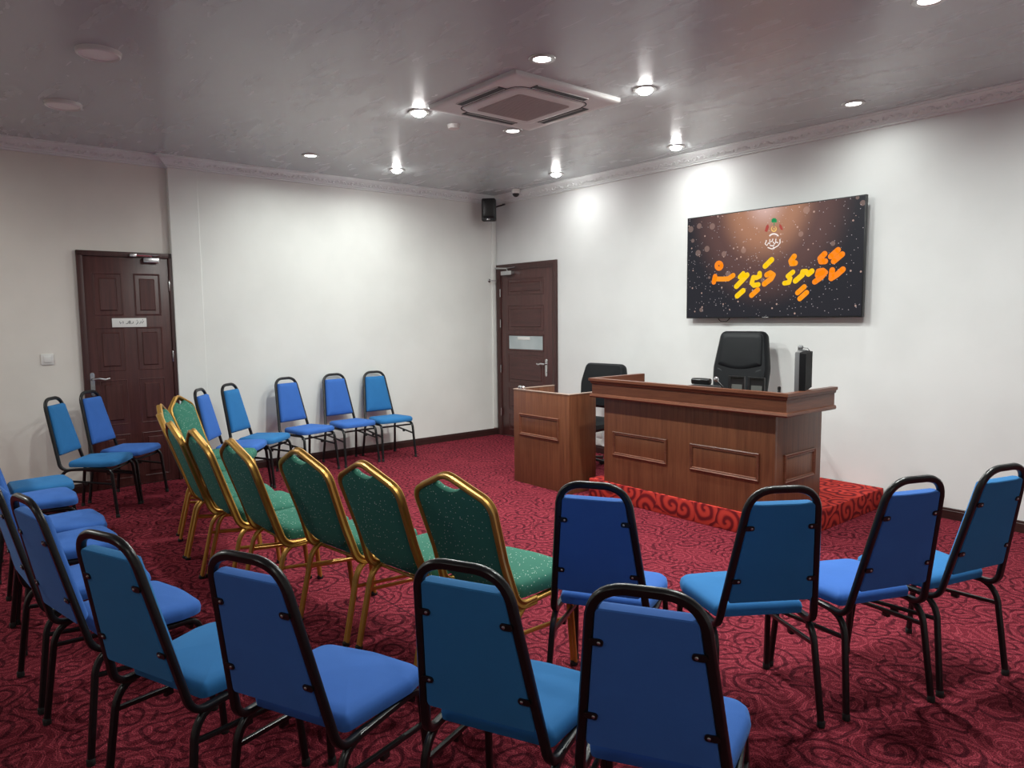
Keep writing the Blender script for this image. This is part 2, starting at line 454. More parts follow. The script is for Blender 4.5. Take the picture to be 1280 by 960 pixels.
# ------------------------------------------------------------------ the room
CH = 2.99
XR, YF = 8.6, -9.0
def struct(name, bm, mat, label, cat, smooth=False):
    o = link(name, bm, mat, smooth=smooth); return tag(o, label, cat, kind='structure')
struct('floor', bx((-.3, YF - .2, -.1), (XR + .2, .2, 0)), M['carpet'], 'crimson paisley carpet covering the whole floor', 'floor')
struct('ceiling', bx((-.3, YF - .2, CH), (XR + .2, .2, CH + .1)), M['ceiling'], 'grey glossy painted ceiling with downlights', 'ceiling')
# end wall (screen wall) with the opening of the right door left solid behind the leaf
struct('wall_back', bx((-.3, 0, 0), (XR + .2, .2, CH)), M['wall_cool'], 'white wall behind the desk carrying the television', 'wall')
WX = -.04
struct('wall_left', bx((-.3, -3.58, 0), (0, 0, CH)), M['wall'], 'long white wall behind the row of blue chairs', 'wall')
struct('wall_left.001', bx((-.3, YF, 0), (WX, -3.84, CH)), M['wall_warm'], 'cream wall round the left door', 'wall')
struct('wall_left.002', bx((-.3, -3.84, 0), (.012, -3.58, CH), .006, 2), M['wall'], 'shallow white pier beside the left door', 'wall')
struct('wall_right', bx((XR, YF, 0), (XR + .2, 0, CH)), M['wall_cool'], 'white wall to the right of the camera', 'wall')
struct('wall_front', bx((-.3, YF - .2, 0), (XR + .2, YF, CH)), M['wall_warm'], 'wall behind the camera', 'wall')

# cornice: stepped profile with a running scroll ornament
CP = [(0, 0), (.115, 0), (.115, .010), (.104, .014), (.104, .020), (.088, .028), (.082, .034), (.040, .066), (.034, .070), (.034, .078), (.020, .082), (.020, .094), (.012, .097), (0, .097)]
def cornice(name, path, label):
    bm = bmesh.new(); moulding(bm, path, (0, 0, -1), CP)
    for a, b in zip(path, path[1:]):
        a, b = V(a), V(b); t = (b - a).normalized(); s = V((0, 0, -1)).cross(t); n = int((b - a).length / .105)
        sl = (s * .032 + V((0, 0, -1)) * -.042 * -1).normalized()
        e2 = (s * -.042 + V((0, 0, -1)) * .032).normalized(); nn = (s * .032 + V((0, 0, -1)) * .042).normalized()
        for i in range(n):
            c = a + t * ((i + .5) * (b - a).length / n) + s * .061 + V((0, 0, -1)) * .050
            pts = []
            for k in range(12):
                th = k / 11 * 1.55 * pi + (pi if i % 2 else 0); r = .021 - .0125 * k / 11
                pts.append(c + t * (r * cos(th) * 1.3) + e2 * (r * sin(th)) + nn * .001)
            sweep(bm, pts, prof_round(.0065, .010, 5, 2), nn)
            pts = [c + t * (.030 + .03 * k / 4) + e2 * (.017 * sin(k / 4 * pi) * (1 if i % 2 else -1)) + nn * .001 for k in range(5)]
            sweep(bm, pts, prof_round(.0055, .010, 5, 2), nn)
    o = link(name, bm, M['trim_white'], smooth=True); tag(o, label, 'cornice', kind='structure')
cornice('trim_1', [(0, 0, CH), (XR, 0, CH)], 'white scrolled plaster cornice along the screen wall')
cornice('trim_2', [(WX, YF, CH), (WX, -3.84, CH)], 'scrolled cornice above the left door')
cornice('trim_3', [(WX, -3.84, CH), (.012, -3.84, CH), (.012, -3.57, CH), (0, -3.57, CH), (0, 0, CH)], 'scrolled cornice along the long white wall')
BP = [(0, 0), (.014, 0), (.014, .062), (.010, .066), (.010, .078), (.006, .082), (0, .082)]
def baseboard(name, path, label):
    bm = bmesh.new(); moulding(bm, path, (0, 0, 1), BP); o = link(name, bm, M['base'], smooth=True); tag(o, label, 'baseboard', kind='structure')
baseboard('baseboard_back', [(1.125, 0, 0), (XR, 0, 0)][::-1], 'dark wooden skirting along the screen wall')
baseboard('baseboard_left', [(.012, -3.835, 0), (.012, -3.57, 0), (0, -3.57, 0), (0, -.014, 0)][::-1], 'dark wooden skirting below the blue chair row')
baseboard('baseboard_left.001', [(WX, YF, 0), (WX, -4.61, 0)][::-1], 'dark wooden skirting left of the left door')

# ------------------------------------------------------------------ doors (named by the setting)
def lever(parent, name, side):
    """lever handle with a long back plate, in the door's local frame: x along the door, -y out of it"""
    bm = bmesh.new(); pillow(bm, fillet_closed([(-.02, -.105), (.02, -.105), (.02, .105), (-.02, .105)], .02), (0, 0, 0), (1, 0, 0), (0, 0, 1), (0, -1, 0), [(0, 0), (0, .005), (.003, .008)])
    lathe(bm, [(.012, 0), (.012, -.045), (.01, -.05)], (0, 0, .045), 14, 'Y')
    sweep(bm, fillet([(0, -.044, .045), (side * .05, -.048, .05), (side * .09, -.048, .038), (side * .13, -.044, .045)], [.03, .03]), prof_round(.007, .010, 8, 2.5), (0, 0, 1))
    lathe(bm, [(.008, 0), (.008, -.014)], (0, 0, -.055), 12, 'Y')
    return link(name, bm, M['chrome'], parent)
def raised_panel(bm, x0, x1, z0, z1, y=0.):
    """moulded frame and raised field on a door face looking to -y"""
    moulding(bm, [(x0, y, z0), (x1, y, z0), (x1, y, z1), (x0, y, z1)], (0, -1, 0), [(0, .001), (0, -.002), (-.008, .004), (-.018, -.002), (-.018, .001)][::-1], True)
    o = [(x0 + .028, z0 + .028), (x1 - .028, z0 + .028), (x1 - .028, z1 - .028), (x0 + .028, z1 - .028)]
    pillow(bm, o, (0, y, 0), (1, 0, 0), (0, 0, 1), (0, -1, 0), [(0, -.001), (.012, .008)], 0, 0, (.6,))

# left door: local x along the wall (image right = +), front towards -y local
d1 = thing('door_1', 'dark maroon panelled door with a white name plate at the left', 'door', (WX, -4.215, 0), radians(90), kind='structure')
# local x -> world +y ; local -y -> world +x
W1 = .39
bm = bmesh.new()
for s in (-1, 1): box(bm, (s * W1 - (.045 if s > 0 else 0), -.036, 0), (s * W1 + (.045 if s < 0 else 0), .0, 2.115), .003)
box(bm, (-W1, -.036, 2.07), (W1, 0, 2.115), .003)
link('door_frame', bm, M['door_frame'], d1)
link('door_leaf', bx((-W1 + .043, -.022, .008), (W1 - .043, 0, 2.068), .002), M['door'], d1)
for (a, b) in ((-.262, -.062), (.062, .250)):
    for z0, z1 in ((1.565, 1.91), (1.07, 1.43), (.585, .965), (.09, .47)):
        bm = bmesh.new(); raised_panel(bm, a, b, z0, z1, -.022); link('door_panel', bm, M['door'], d1)
h1 = lever(d1, 'door_handle', 1); h1.location = (-.325, -.022, .95)
bm = bmesh.new(); box(bm, (-.145, -.030, 1.447), (.135, -.023, 1.527), .002)
sg = link('door_sign', bm, M['paper'], d1); sg['label'] = 'white name plate with small dark handwriting-like script'
bm = bmesh.new(); x = -.085
for w, pts in enumerate([[(0, .012), (.006, -.010), (.016, .004)], [(.028, .014), (.028, -.008)], [(.05, -.010), (.066, -.008), (.07, .010)], [(.078, -.01), (.078, .018)], [(.086, -.01), (.086, .018)], [(.094, -.008), (.11, -.004), (.108, .010)],
                        [(.132, -.016), (.146, -.006), (.148, .01)], [(.158, -.008), (.172, -.004), (.174, .012)], [(.182, -.008), (.196, .014)], [(.139, .018), (.144, .022)], [(.186, .022), (.192, .026)]]):
    sweep(bm, [(x + p[0], -.0305, 1.487 + p[1]) for p in pts], prof_round(.0024, .0008, 6, 2), (0, -1, 0))
link('lettering', bm, M['ink'], sg)
bm = bmesh.new(); box(bm, (.13, -.068, 2.025), (.262, -.024, 2.068), .006); 
cl = link('door_closer', bm, M['chrome'], d1)
bm = bmesh.new(); sweep(bm, [(.20, -.05, 2.068), (.20, -.055, 2.085), (.05, -.062, 2.088), (.045, -.062, 2.088)], prof_round(.009, .004, 6, 2.5)); box(bm, (.02, -.066, 2.074), (.075, -.034, 2.098), .002)
sweep(bm, [(.20, -.058, 2.088), (.27, -.05, 2.092)], prof_round(.008, .004, 6, 2.5)); link('closer_arm', bm, M['chrome'], cl)
for z in (.25, 1.17, 1.82):
    bm = bmesh.new(); lathe(bm, [(.006, -.05), (.007, -.048), (.007, .048), (.006, .05)], (W1 - .044, -.030, z), 10); link('hinge', bm, M['chrome'], d1)

# right door in the screen wall, local frame = world
d2 = thing('door_2', 'dark maroon door with a frosted glass strip near the room corner', 'door', (.572, 0, 0), 0, kind='structure')
W2 = .548
bm = bmesh.new()
moulding(bm, [(-W2, 0, 0), (-W2, 0, 2.15), (W2, 0, 2.15), (W2, 0, 0)], (0, -1, 0), [(0, -.0), (0, .028), (-.015, .034), (-.05, .030), (-.062, .024), (-.075, .022), (-.075, 0)])
link('door_frame', bm, M['door_frame'], d2)
link('door_leaf', bx((-W2 + .07, -.014, .008), (W2 - .07, 0, 2.085), .002), M['door'], d2)
for z0, z1 in ((1.78, 1.95), (1.35, 1.63), (.70, 1.03), (.36, .62), (.10, .28)):
    bm = bmesh.new(); raised_panel(bm, -.322, .308, z0, z1, -.014); link('door_panel', bm, M['door_h'], d2)
bm = bmesh.new(); moulding(bm, [(-.322, -.014, 1.10), (.308, -.014, 1.10), (.308, -.014, 1.275), (-.322, -.014, 1.275)], (0, -1, 0), [(0, .001), (0, .006), (-.012, .008), (-.016, .001)][::-1], True)
gf = link('glass_bead', bm, M['door_h'], d2)
link('glass_pane', bx((-.317, -.017, 1.108), (.303, -.012, 1.268)), M['frosted'], d2)
bm = bmesh.new(); box(bm, (-.15, -.021, 1.222), (.08, -.018, 1.258), .001); link('notice_strip', bm, M['paper'], d2)
h2 = lever(d2, 'door_handle', -1); h2.location = (.368, -.014, .90)
bm = bmesh.new(); box(bm, (-.40, -.075, 2.015), (-.20, -.015, 2.065), .006); cl = link('door_closer', bm, M['chrome'], d2)
bm = bmesh.new(); sweep(bm, [(-.30, -.05, 2.065), (-.30, -.06, 2.095), (-.53, -.062, 2.110)], prof_round(.010, .004, 6, 2.5)); sweep(bm, [(-.30, -.058, 2.098), (-.15, -.045, 2.106)], prof_round(.010, .004, 6, 2.5)); link('closer_arm', bm, M['chrome'], cl)
for z in (.30, .85, 1.42, 1.80):
    bm = bmesh.new(); lathe(bm, [(.006, -.05), (.008, -.048), (.008, .048), (.006, .05)], (-W2 + .075, -.026, z), 10); link('hinge', bm, M['chrome'], d2)

# small wall fittings
t = thing('light_switch', 'white rocker light switch on the cream wall left of the door', 'light switch', (WX, -4.862, 1.185))
link('cover_plate', bx((0, -.046, -.046), (.010, .046, .046), .004), M['white_plastic'], t)
link('rocker', bx((.009, -.026, -.028), (.016, .026, .028), .003), M['white_plastic'], t)
t = thing('door_holder', 'thin steel door holder rod on the white wall beside the right door', 'door holder', (0, -.125, 1.957))
bm = bmesh.new(); lathe(bm, [(.022, 0), (.022, .006), (.010, .012)], (0, 0, 0), 14, 'X'); link('rose', bm, M['chrome'], t)
link('rod', tube([(.01, 0, 0), (.055, .006, 0), (.075, .06, -.004)], .006), M['chrome'], t)
t = thing('cable_trunking', 'slim white cable duct running down the room corner', 'cable duct', (0, -.03, 0))
link('duct', bx((0, -.05, .09), (.014, .0, 2.885), .002), M['wall'], t)
t = thing('wall_speaker', 'small black loudspeaker on an arm high in the room corner', 'loudspeaker', (.215, -.27, 2.785), radians(42))
bm = bmesh.new(); pillow(bm, fillet_closed([(-.085, -.135), (.085, -.135), (.085, .135), (-.085, .135)], .022), (0, .08, 0), (1, 0, 0), (0, 0, 1), (0, -1, 0), [(.02, 0), (.012, .02), (0, .10), (0, .15), (.006, .158)])
link('cabinet', bm, M['black_plastic'], t)
bm = bmesh.new(); pillow(bm, fillet_closed([(-.075, -.095), (.075, -.095), (.075, .125), (-.075, .125)], .02), (0, -.076, 0), (1, 0, 0), (0, 0, 1), (0, -1, 0), [(0, 0), (0, .005), (.005, .009)], .004); link('front_grille', bm, M['black_metal'], t)
bm = bmesh.new(); box(bm, (-.022, -.083, -.125), (.022, -.077, -.108), .002); link('badge', bm, M['chrome'], t)
Rm = Matrix.Rotation(-radians(42), 3, 'Z')
p0 = Rm @ (V((.165, -.004, 2.885)) - V((.215, -.27, 2.785)))
bm = bmesh.new(); sweep(bm, [p0, p0 * .5 + V((0, .05, .02)), (0, .075, .02)], prof_round(.008, .008, 8, 2)); lathe(bm, [(.022, -.006), (.022, .004)], p0, 12); link('wall_arm', bm, M['black_metal'], t)
t = thing('security_camera', 'white dome security camera at the cornice in the room corner', 'security camera', (.60, -.175, CH))
bm = bmesh.new(); lathe(bm, [(.05, 0), (.052, -.03), (.046, -.045), (.042, -.048)], (0, 0, 0), 24); link('housing', bm, M['white_plastic'], t)
bm = bmesh.new(); lathe(bm, [(.041, -.046), (.039, -.062), (.028, -.078), (.012, -.086), (.001, -.087)], (0, 0, 0), 24); link('dome', bm, M['black_plastic'], t)
bm = bmesh.new(); lathe(bm, [(.05, 0), (.05, -.012), (.044, -.03), (.02, -.036), (.001, -.036)], (0, 0, 0), 24)
t = link('smoke_detector', bm, M['white_plastic'], loc=(2.483, -2.388, CH)); tag(t, 'small round white smoke detector left of the air conditioner', 'smoke detector')
for i, z in enumerate((.185, .10)):
    t = thing('wall_socket', ('upper' if i == 0 else 'lower') + ' white wall socket seen in the gap between the two desks', 'socket', (1.775, 0, z + .02))
    link('cover_plate', bx((-.04, -.010, -.032), (.04, 0, .032), .003), M['white_plastic'], t)
    link('socket_face', bx((-.028, -.013, -.022), (.028, -.009, .022), .002), M['white_plastic'], t)

# ------------------------------------------------------------------ ceiling fittings
ac = thing('air_conditioner', 'square white cassette air conditioner set in the middle of the ceiling', 'air conditioner', (3.262, -2.345, CH))
HS = .480
bm = bmesh.new()
pillow(bm, fillet_closed([(-HS, -HS), (HS, -HS), (HS, HS), (-HS, HS)], .02), (0, 0, 0), (1, 0, 0), (0, 1, 0), (0, 0, -1), [(0, 0), (0, .018), (.004, .025), (.014, .030)], 0, 0, (.9,))
link('fascia', bm, M['ac_white'], ac)
ol = fillet_closed([(-.34, -.34), (.34, -.34), (.34, .34), (-.34, .34)], .10, 8)
bm = bmesh.new(); moulding(bm, [(p.x, p.y, -.030) for p in [V((*q[:2], 0)) for q in ol]], (0, 0, -1), [(0, -.001), (0, .002), (-.009, .002), (-.009, -.001)], True); link('groove', bm, M['slot'], ac)
bm = bmesh.new(); pillow(bm, fillet_closed([(-.318, -.318), (.318, -.318), (.318, .318), (-.318, .318)], .085, 8), (0, 0, -.028), (1, 0, 0), (0, 1, 0), (0, 0, -1), [(0, 0), (0, .008), (.006, .013), (.03, .015)], 0, 0, (.95,)); ct = link('centre_panel', bm, M['ac_white'], ac)
bm = bmesh.new(); pillow(bm, fillet_closed([(-.235, -.235), (.235, -.235), (.235, .235), (-.235, .235)], .03, 4), (0, 0, -.042), (1, 0, 0), (0, 1, 0), (0, 0, -1), [(0, 0), (0, .003)], 0, 0, (.9,))
for k in range(23):
    q = -.22 + k * .02; box(bm, (q - .003, -.228, -.0475), (q + .003, .228, -.0445)); 
link('intake_grille', bm, M['ac_grille'], ac)
for k in range(4):
    bm = bmesh.new(); box(bm, (-.235, -.408, -.0335), (.235, -.338, -.029)); bmesh.ops.rotate(bm, cent=(0, 0, 0), matrix=Matrix.Rotation(k * pi / 2, 3, 'Z'), verts=bm.verts); sl = link('air_outlet', bm, M['slot'], ac)
    bm = bmesh.new(); box(bm, (-.228, -.356, -.037), (.228, -.351, -.028), .002); box(bm, (-.228, -.412, -.036), (.228, -.407, -.028), .001); bmesh.ops.rotate(bm, cent=(0, 0, 0), matrix=Matrix.Rotation(k * pi / 2, 3, 'Z'), verts=bm.verts); link('louvre', bm, M['ac_white'], sl)

LAMPS = []
def downlight(x, y, bulb, label, power=1.0):
    t = thing('downlight', label, 'downlight', (x, y, CH), 0, 'recessed ceiling downlights')
    bm = bmesh.new(); lathe_ring(bm, .052, .080, .010); link('trim_ring', bm, M['gold_rim'], t)
    bm = bmesh.new()
    if bulb: lathe(bm, [(.049, .0), (.049, -.010), (.044, -.020), (.032, -.029), (.016, -.034), (.002, -.035)], (0, 0, 0), 20)
    else: lathe(bm, [(.050, 0), (.050, -.004), (.03, -.007), (.002, -.008)], (0, 0, 0), 20)
    link('bulb' if bulb else 'diffuser', bm, M['bulb' if bulb else 'lamp'], t)
    ld = bpy.data.lights.new('lamp', 'AREA'); ld.shape = 'DISK'; ld.size = .09; ld.energy = LP * power; ld.color = (.945, 1, .955); ld.spread = radians(165)
    lo = bpy.data.objects.new('lamp_light', ld); COL.objects.link(lo); lo.parent = t; lo.location = (0, 0, -.040 if bulb else -.014)
def lathe_ring(bm, r0, r1, h, n=24):
    lathe_closed(bm, [(r0, 0), (r0, -h * .6), (r0 + .006, -h), (r1 - .004, -h * .8), (r1, -.001), (r1, 0)], n)
def lathe_closed(bm, prof, n):
    rings = [[bm.verts.new((r * cos(2 * pi * i / n), r * sin(2 * pi * i / n), z)) for i in range(n)] for r, z in prof]
    m = len(prof)
    for k in range(m):
        a, b = rings[k], rings[(k + 1) % m]
        for i in range(n): bm.faces.new((a[i], a[(i + 1) % n], b[(i + 1) % n], b[i]))
LP = 26.
FP = 15.
for x, y, bulb, lab in [
    (3.972, -2.81, False, 'flush round downlight just above the air conditioner in the picture'),
    (3.969, -1.893, True, 'bright downlight with a hanging bulb right of the air conditioner'),
    (2.617, -2.79, True, 'bright downlight with a hanging bulb left of the air conditioner'),
    (2.633, -1.915, False, 'flush round downlight just beyond the near corner of the air conditioner towards the walls'),
    (.842, -2.826, False, 'flush downlight nearest the long white wall, above the blue chair row'),
    (.755, -1.87, True, 'downlight with a hanging bulb above the two blue chairs nearest the corner'),
    (1.567, -.437, True, 'downlight with a hanging bulb beside the screen wall nearest the security camera'),
    (3.09, -.413, True, 'downlight with a hanging bulb beside the screen wall above the television left edge'),
    (4.679, -.461, False, 'flush downlight beside the cornice right of the television'),
    (5.699, -1.88, False, 'flush downlight cut by the top edge of the picture'),
    (5.70, -2.81, False, 'flush downlight outside the picture above the right-hand chairs'),
    (6.25, -.45, False, 'flush downlight outside the picture beside the screen wall'),
]: downlight(x, y, bulb, lab, (.13 if x < 2 else .18) if y > -1 else (.36 if x < 1 else 1.0))
for x, lab in ((2.54, 'larger unlit round white ceiling panel nearer the picture top left'), (1.315, 'smaller looking unlit round white ceiling panel nearer the left cornice')):
    t = thing('ceiling_panel_light', lab, 'ceiling light', (x, -4.825, CH))
    bm = bmesh.new(); lathe_ring(bm, .098, .115, .026, 36); link('rim', bm, M['white_plastic'], t)
    bm = bmesh.new(); lathe(bm, [(.099, 0), (.099, -.016), (.05, -.018), (.002, -.018)], (0, 0, 0), 36); link('diffuser', bm, M['unlit'], t)

def panel_light(x, y, lab, energy):  # added unseen fill lamp, modelled as a panel, brightens left wall and chair backs
    t = thing('ceiling_panel_light', lab, 'ceiling light', (x, y, CH))
    bm = bmesh.new(); lathe_ring(bm, .148, .165, .026, 36); link('rim', bm, M['white_plastic'], t)
    bm = bmesh.new(); lathe(bm, [(.149, 0), (.149, -.016), (.05, -.018), (.002, -.018)], (0, 0, 0), 36); link('diffuser', bm, M['lamp'], t)
    ld = bpy.data.lights.new('lamp', 'AREA'); ld.shape = 'DISK'; ld.size = .29; ld.energy = energy; ld.color = (.96, .99, .93)
    lo = bpy.data.objects.new('lamp_light', ld); COL.objects.link(lo); lo.parent = t; lo.location = (0, 0, -.022)
for x, y, lab, e in ((1.35, -6.7, 'lit round ceiling panel outside the picture near the cream wall', 2.5), (5.2, -7.6, 'lit round ceiling panel behind the camera', .55), (7.6, -6.2, 'lit round ceiling panel behind the camera at its right', .6)):
    panel_light(x, y, lab, FP * e)

# ------------------------------------------------------------------ television
TVY = -.085
cx, cz = 3.80, 1.935; HW, HH = .822, .466
tv = thing('television', 'large flat television on the white wall showing orange script on a dark sparkling picture', 'television', (cx, TVY, cz))
link('housing', bx((-HW, 0, -HH), (HW, .035, HH), .004), M['black_plastic'], tv)
bm = bmesh.new(); box(bm, (-.55, .034, -.36), (.55, .062, .12), .012); link('rear_cover', bm, M['black_plastic'], tv)
link('wall_bracket', bx((-.2, .06, -.15), (.2, .083, .10), .002), M['black_metal'], tv)
sc = link('screen', bx((-HW + .009, -.002, -HH + .013), (HW - .009, .002, HH - .009)), M['screen'], tv, smooth=False)
bm = bmesh.new(); box(bm, (-.03, -.004, -HH + .002), (.03, 0, -HH + .009), .001); link('badge', bm, M['chrome'], tv)
bm = bmesh.new(); sweep(bm, fillet([(-.50, .03, -HH + .01), (-.47, .03, -HH - .028), (-.40, .03, -HH - .03), (-.36, .03, -HH + .01)], [.03, .03]), prof_round(.004, .004, 6, 2)); link('cable', bm, M['black_plastic'], tv)
def sxy(u, v):
    p = on_y(u, v, TVY - .003); return V((p.x - cx, -.0035, p.z - cz))
def stroke(pts, crop, w, mat, closed=False):
    ox, oy, k = crop
    P = [sxy(ox + a / k, oy + b / k) for a, b in pts]
    # smooth the path
    Q = [P[0]]
    for i in range(1, len(P) - 1):
        Q += [P[i] * .75 + P[i - 1] * .25, P[i], P[i] * .75 + P[i + 1] * .25]
    Q.append(P[-1]); 
    bm = bmesh.new(); sweep(bm, Q, [(w, -.0006), (w, .0012), (-w, .0012), (-w, -.0006)], (0, -1, 0))
    for e in (Q[0], Q[-1]):
        lathe(bm, [(w, .0006), (w, -.0012)], e, 14, 'Y')
    for q in Q[1:-1]: lathe(bm, [(w, .0005), (w, -.0011)], q, 12, 'Y')
    link('letter', bm, mat, sc, smooth=False)
A_, B_ = (880, 310, 12.8), (970, 300, 12.8)
wd = .0232
OR, AM, YE = M['ltr_orange'], M['ltr_amber'], M['ltr_yellow']
ring = [(240 + 42 * cos(t * pi / 6), 283 + 48 * sin(t * pi / 6)) for t in range(13)]
stroke(ring, A_, .019, OR)
stroke([(158, 545), (178, 455)], A_, wd * 1.0, OR); stroke([(178, 495), (300, 497), (390, 492), (468, 438)], A_, wd * .95, AM)
stroke([(572, 465), (628, 405), (640, 440)], A_, wd * .85, YE); stroke([(690, 432), (610, 520), (518, 615)], A_, wd, YE)
stroke([(628, 682), (530, 768)], A_, wd, YE)
stroke([(890, 405), (892, 450), (840, 475), (790, 470), (765, 560), (800, 598), (870, 585)], A_, wd * .9, YE)
stroke([(860, 668), (760, 758)], A_, wd * .95, AM)
stroke([(1083, 188), (978, 290)], A_, wd, YE)
stroke([(1005, 430), (1060, 400), (1108, 430), (1075, 490), (965, 575)], A_, wd, AM)
stroke([(292, 262), (240, 335), (252, 375), (308, 368)], B_, wd, AM)
stroke([(272, 512), (190, 578), (228, 612), (205, 680), (135, 690)], B_, wd * .85, YE)
stroke([(575, 498), (520, 545), (480, 505), (430, 508), (420, 560), (310, 655)], B_, wd * .95, YE)
stroke([(453, 748), (345, 845)], B_, wd * .9, AM); stroke([(490, 840), (380, 940)], B_, wd * .9, AM)
stroke([(665, 565), (680, 500), (750, 488), (790, 520), (720, 600), (620, 670)], B_, wd * .95, OR); stroke([(700, 540), (750, 520)], B_, wd * .9, OR)
stroke([(778, 222), (708, 292), (722, 345), (788, 340)], B_, wd, OR)
stroke([(900, 482), (885, 612), (980, 550), (1070, 470)], B_, wd, OR)
stroke([(993, 160), (878, 262)], B_, wd, OR); stroke([(1058, 228), (925, 340)], B_, wd, OR)
# the small crest above the script: palm, crescent and star, two flags, scroll and white writing
E_ = (940, 260, 21.333)
def eflat(name, polys, mat):
    bm = bmesh.new()
    for pts in polys:
        P = [sxy(E_[0] + a / E_[2], E_[1] + b / E_[2]) for a, b in pts]
        v0 = [bm.verts.new(p + V((0, .0006, 0))) for p in P]; v1 = [bm.verts.new(p + V((0, -.0008, 0))) for p in P]; n = len(P)
        bm.faces.new(v1); bm.faces.new(v0[::-1])
        for i in range(n): bm.faces.new((v0[i], v0[(i + 1) % n], v1[(i + 1) % n], v1[i]))
    link(name, bm, mat, sc, smooth=False)
palm = []
for k in range(9):
    a = radians(-90 + (k - 4) * 32); L_ = 88; c = (592, 340)
    d = V((cos(a), sin(a))); n_ = V((-d.y, d.x)); p = V(c)
    palm.append([tuple(p - n_ * 14), tuple(p + d * L_ * .5 - n_ * 26), tuple(p + d * L_), tuple(p + d * L_ * .5 + n_ * 26), tuple(p + n_ * 14)])
eflat('palm_crest', palm + [[(584, 340), (600, 340), (600, 470), (584, 470)]], M['em_green'])
cres = [(585 + 75 * cos(radians(t)), 560 + 80 * sin(radians(t))) for t in range(-60, 241, 20)] + [(585 + 52 * cos(radians(t)), 548 + 58 * sin(radians(t))) for t in range(240, -61, -20)]
star = [(590 + (32 if k % 2 == 0 else 13) * sin(k * pi / 5), 556 - (32 if k % 2 == 0 else 13) * cos(k * pi / 5)) for k in range(10)]
eflat('crescent_crest', [cres, star], M['em_gold'])
eflat('flag_crest', [[(735, 420), (790, 470), (830, 590), (770, 580), (730, 500)], [(430, 430), (380, 480), (340, 620), (400, 640), (455, 510)]], M['em_red'])
scroll = [(585 + 150 * cos(radians(t)), 800 + 130 * sin(radians(t))) for t in range(-150, -29, 15)] + [(585 + 125 * cos(radians(t)), 815 + 105 * sin(radians(t))) for t in range(-30, -151, -15)]
eflat('scroll_crest', [scroll], M['em_white'])
def ewrite(pts):
    P = [sxy(E_[0] + a / E_[2], E_[1] + b / E_[2]) for a, b in pts]; sweep(bmw, P, prof_round(.0046, .0008, 6, 2), (0, -1, 0))
bmw = bmesh.new()
for pts in [[(390, 860), (350, 960), (400, 1000), (440, 930), (480, 960)], [(480, 830), (470, 920), (540, 880), (560, 820)], [(560, 900), (600, 960), (650, 900)], [(640, 820), (630, 900), (700, 930)], [(745, 830), (750, 930), (690, 1010), (600, 1060), (560, 1040)], [(480, 1000), (540, 1010), (600, 985)], [(420, 1050), (520, 1090), (600, 1080)]]: ewrite(pts)
link('crest_writing', bmw, M['em_white'], sc)

# ------------------------------------------------------------------ platform and desks
pf = link('platform', bx((3.02, -1.445, 0), (4.80, -.016, .15), .008, 2), M['platform'], smooth=True)
tag(pf, 'low platform covered in scarlet swirl carpet under the main desk', 'platform')
PZ = .15
def mould_frame(bm, o, ex, ez, nrm, x0, x1, z0, z1):
    p = rect(o, ex, ez, x0, x1, z0, z1)
    pr = [(0, -.001), (0, .010), (.006, .014), (.014, .009), (.020, .011), (.026, .003), (.026, -.001)]
    # offsets run inwards
    t = (V(p[1]) - V(p[0])).normalized(); s = V(nrm).cross(t)
    inward = s.dot((V(p[3]) - V(p[0]))) > 0
    if not inward: p = p[::-1]
    moulding(bm, p, nrm, pr, True)

dk = thing('reception_desk', 'tall mahogany desk with a moulded parapet standing on the red platform', 'desk', (3.9365, -1.125, 0))
ox, oy = 3.9365, -1.125
x0, x1, y0, y1 = 3.178 - ox, 4.695 - ox, -1.43 - oy, -.82 - oy
ZT, ZB = 1.0, .845
link('front_panel', bx((x0, y0, PZ), (x1, y0 + .025, ZB + .02), .002), M['desk'], dk)
for s, x in ((1, x0), (-1, x1)): link('side_panel', bx((min(x, x + s * .025), y0 + .025, PZ), (max(x, x + s * .025), y1, ZB + .02), .002), M['desk'], dk)
link('worktop', bx((x0 - .06, y0 - .04, .862), (x1 + .06, y1 + .02, .888), .002), M['desk_h'], dk)
for a, b in ((3.275 - ox, 3.818 - ox), (4.026 - ox, 4.586 - ox)):
    bm = bmesh.new(); mould_frame(bm, (0, y0, 0), (1, 0, 0), (0, 0, 1), (0, -1, 0), a, b, .382, .575); p = link('panel_moulding', bm, M['desk_h'], dk)
    link('panel_field', bx((a + .026, y0 - .003, .408), (b - .026, y0 + .001, .549), .001), M['desk'], p)
bm = bmesh.new(); mould_frame(bm, (x1, 0, 0), (0, 1, 0), (0, 0, 1), (1, 0, 0), -1.317 - oy, -.91 - oy, .37, .565); p = link('panel_moulding', bm, M['desk_h'], dk)
link('panel_field', bx((x1 - .001, -1.291 - oy, .396), (x1 + .003, -.936 - oy, .539), .001), M['desk'], p)
cx0, cx1, cy0, cy1 = 3.085 - ox, 4.828 - ox, -1.52 - oy, -.87 - oy
pr = [(.0, ZT), (.0, ZT - .020), (-.010, ZT - .024), (-.012, ZT - .040), (-.022, ZT - .046), (-.022, ZB + .030), (-.010, ZB + .026), (-.006, ZB + .010), (-.012, ZB), (-.085, ZB), (-.085, ZB + .017), (-.046, ZB + .018), (-.046, ZT)]
bm = bmesh.new(); moulding(bm, [(cx0, cy1, 0), (cx0, cy0, 0), (cx1, cy0, 0), (cx1, cy1, 0)], (0, 0, 1), [(-d, h) for d, h in pr][::-1])
link('parapet', bm, M['desk_h'], dk)

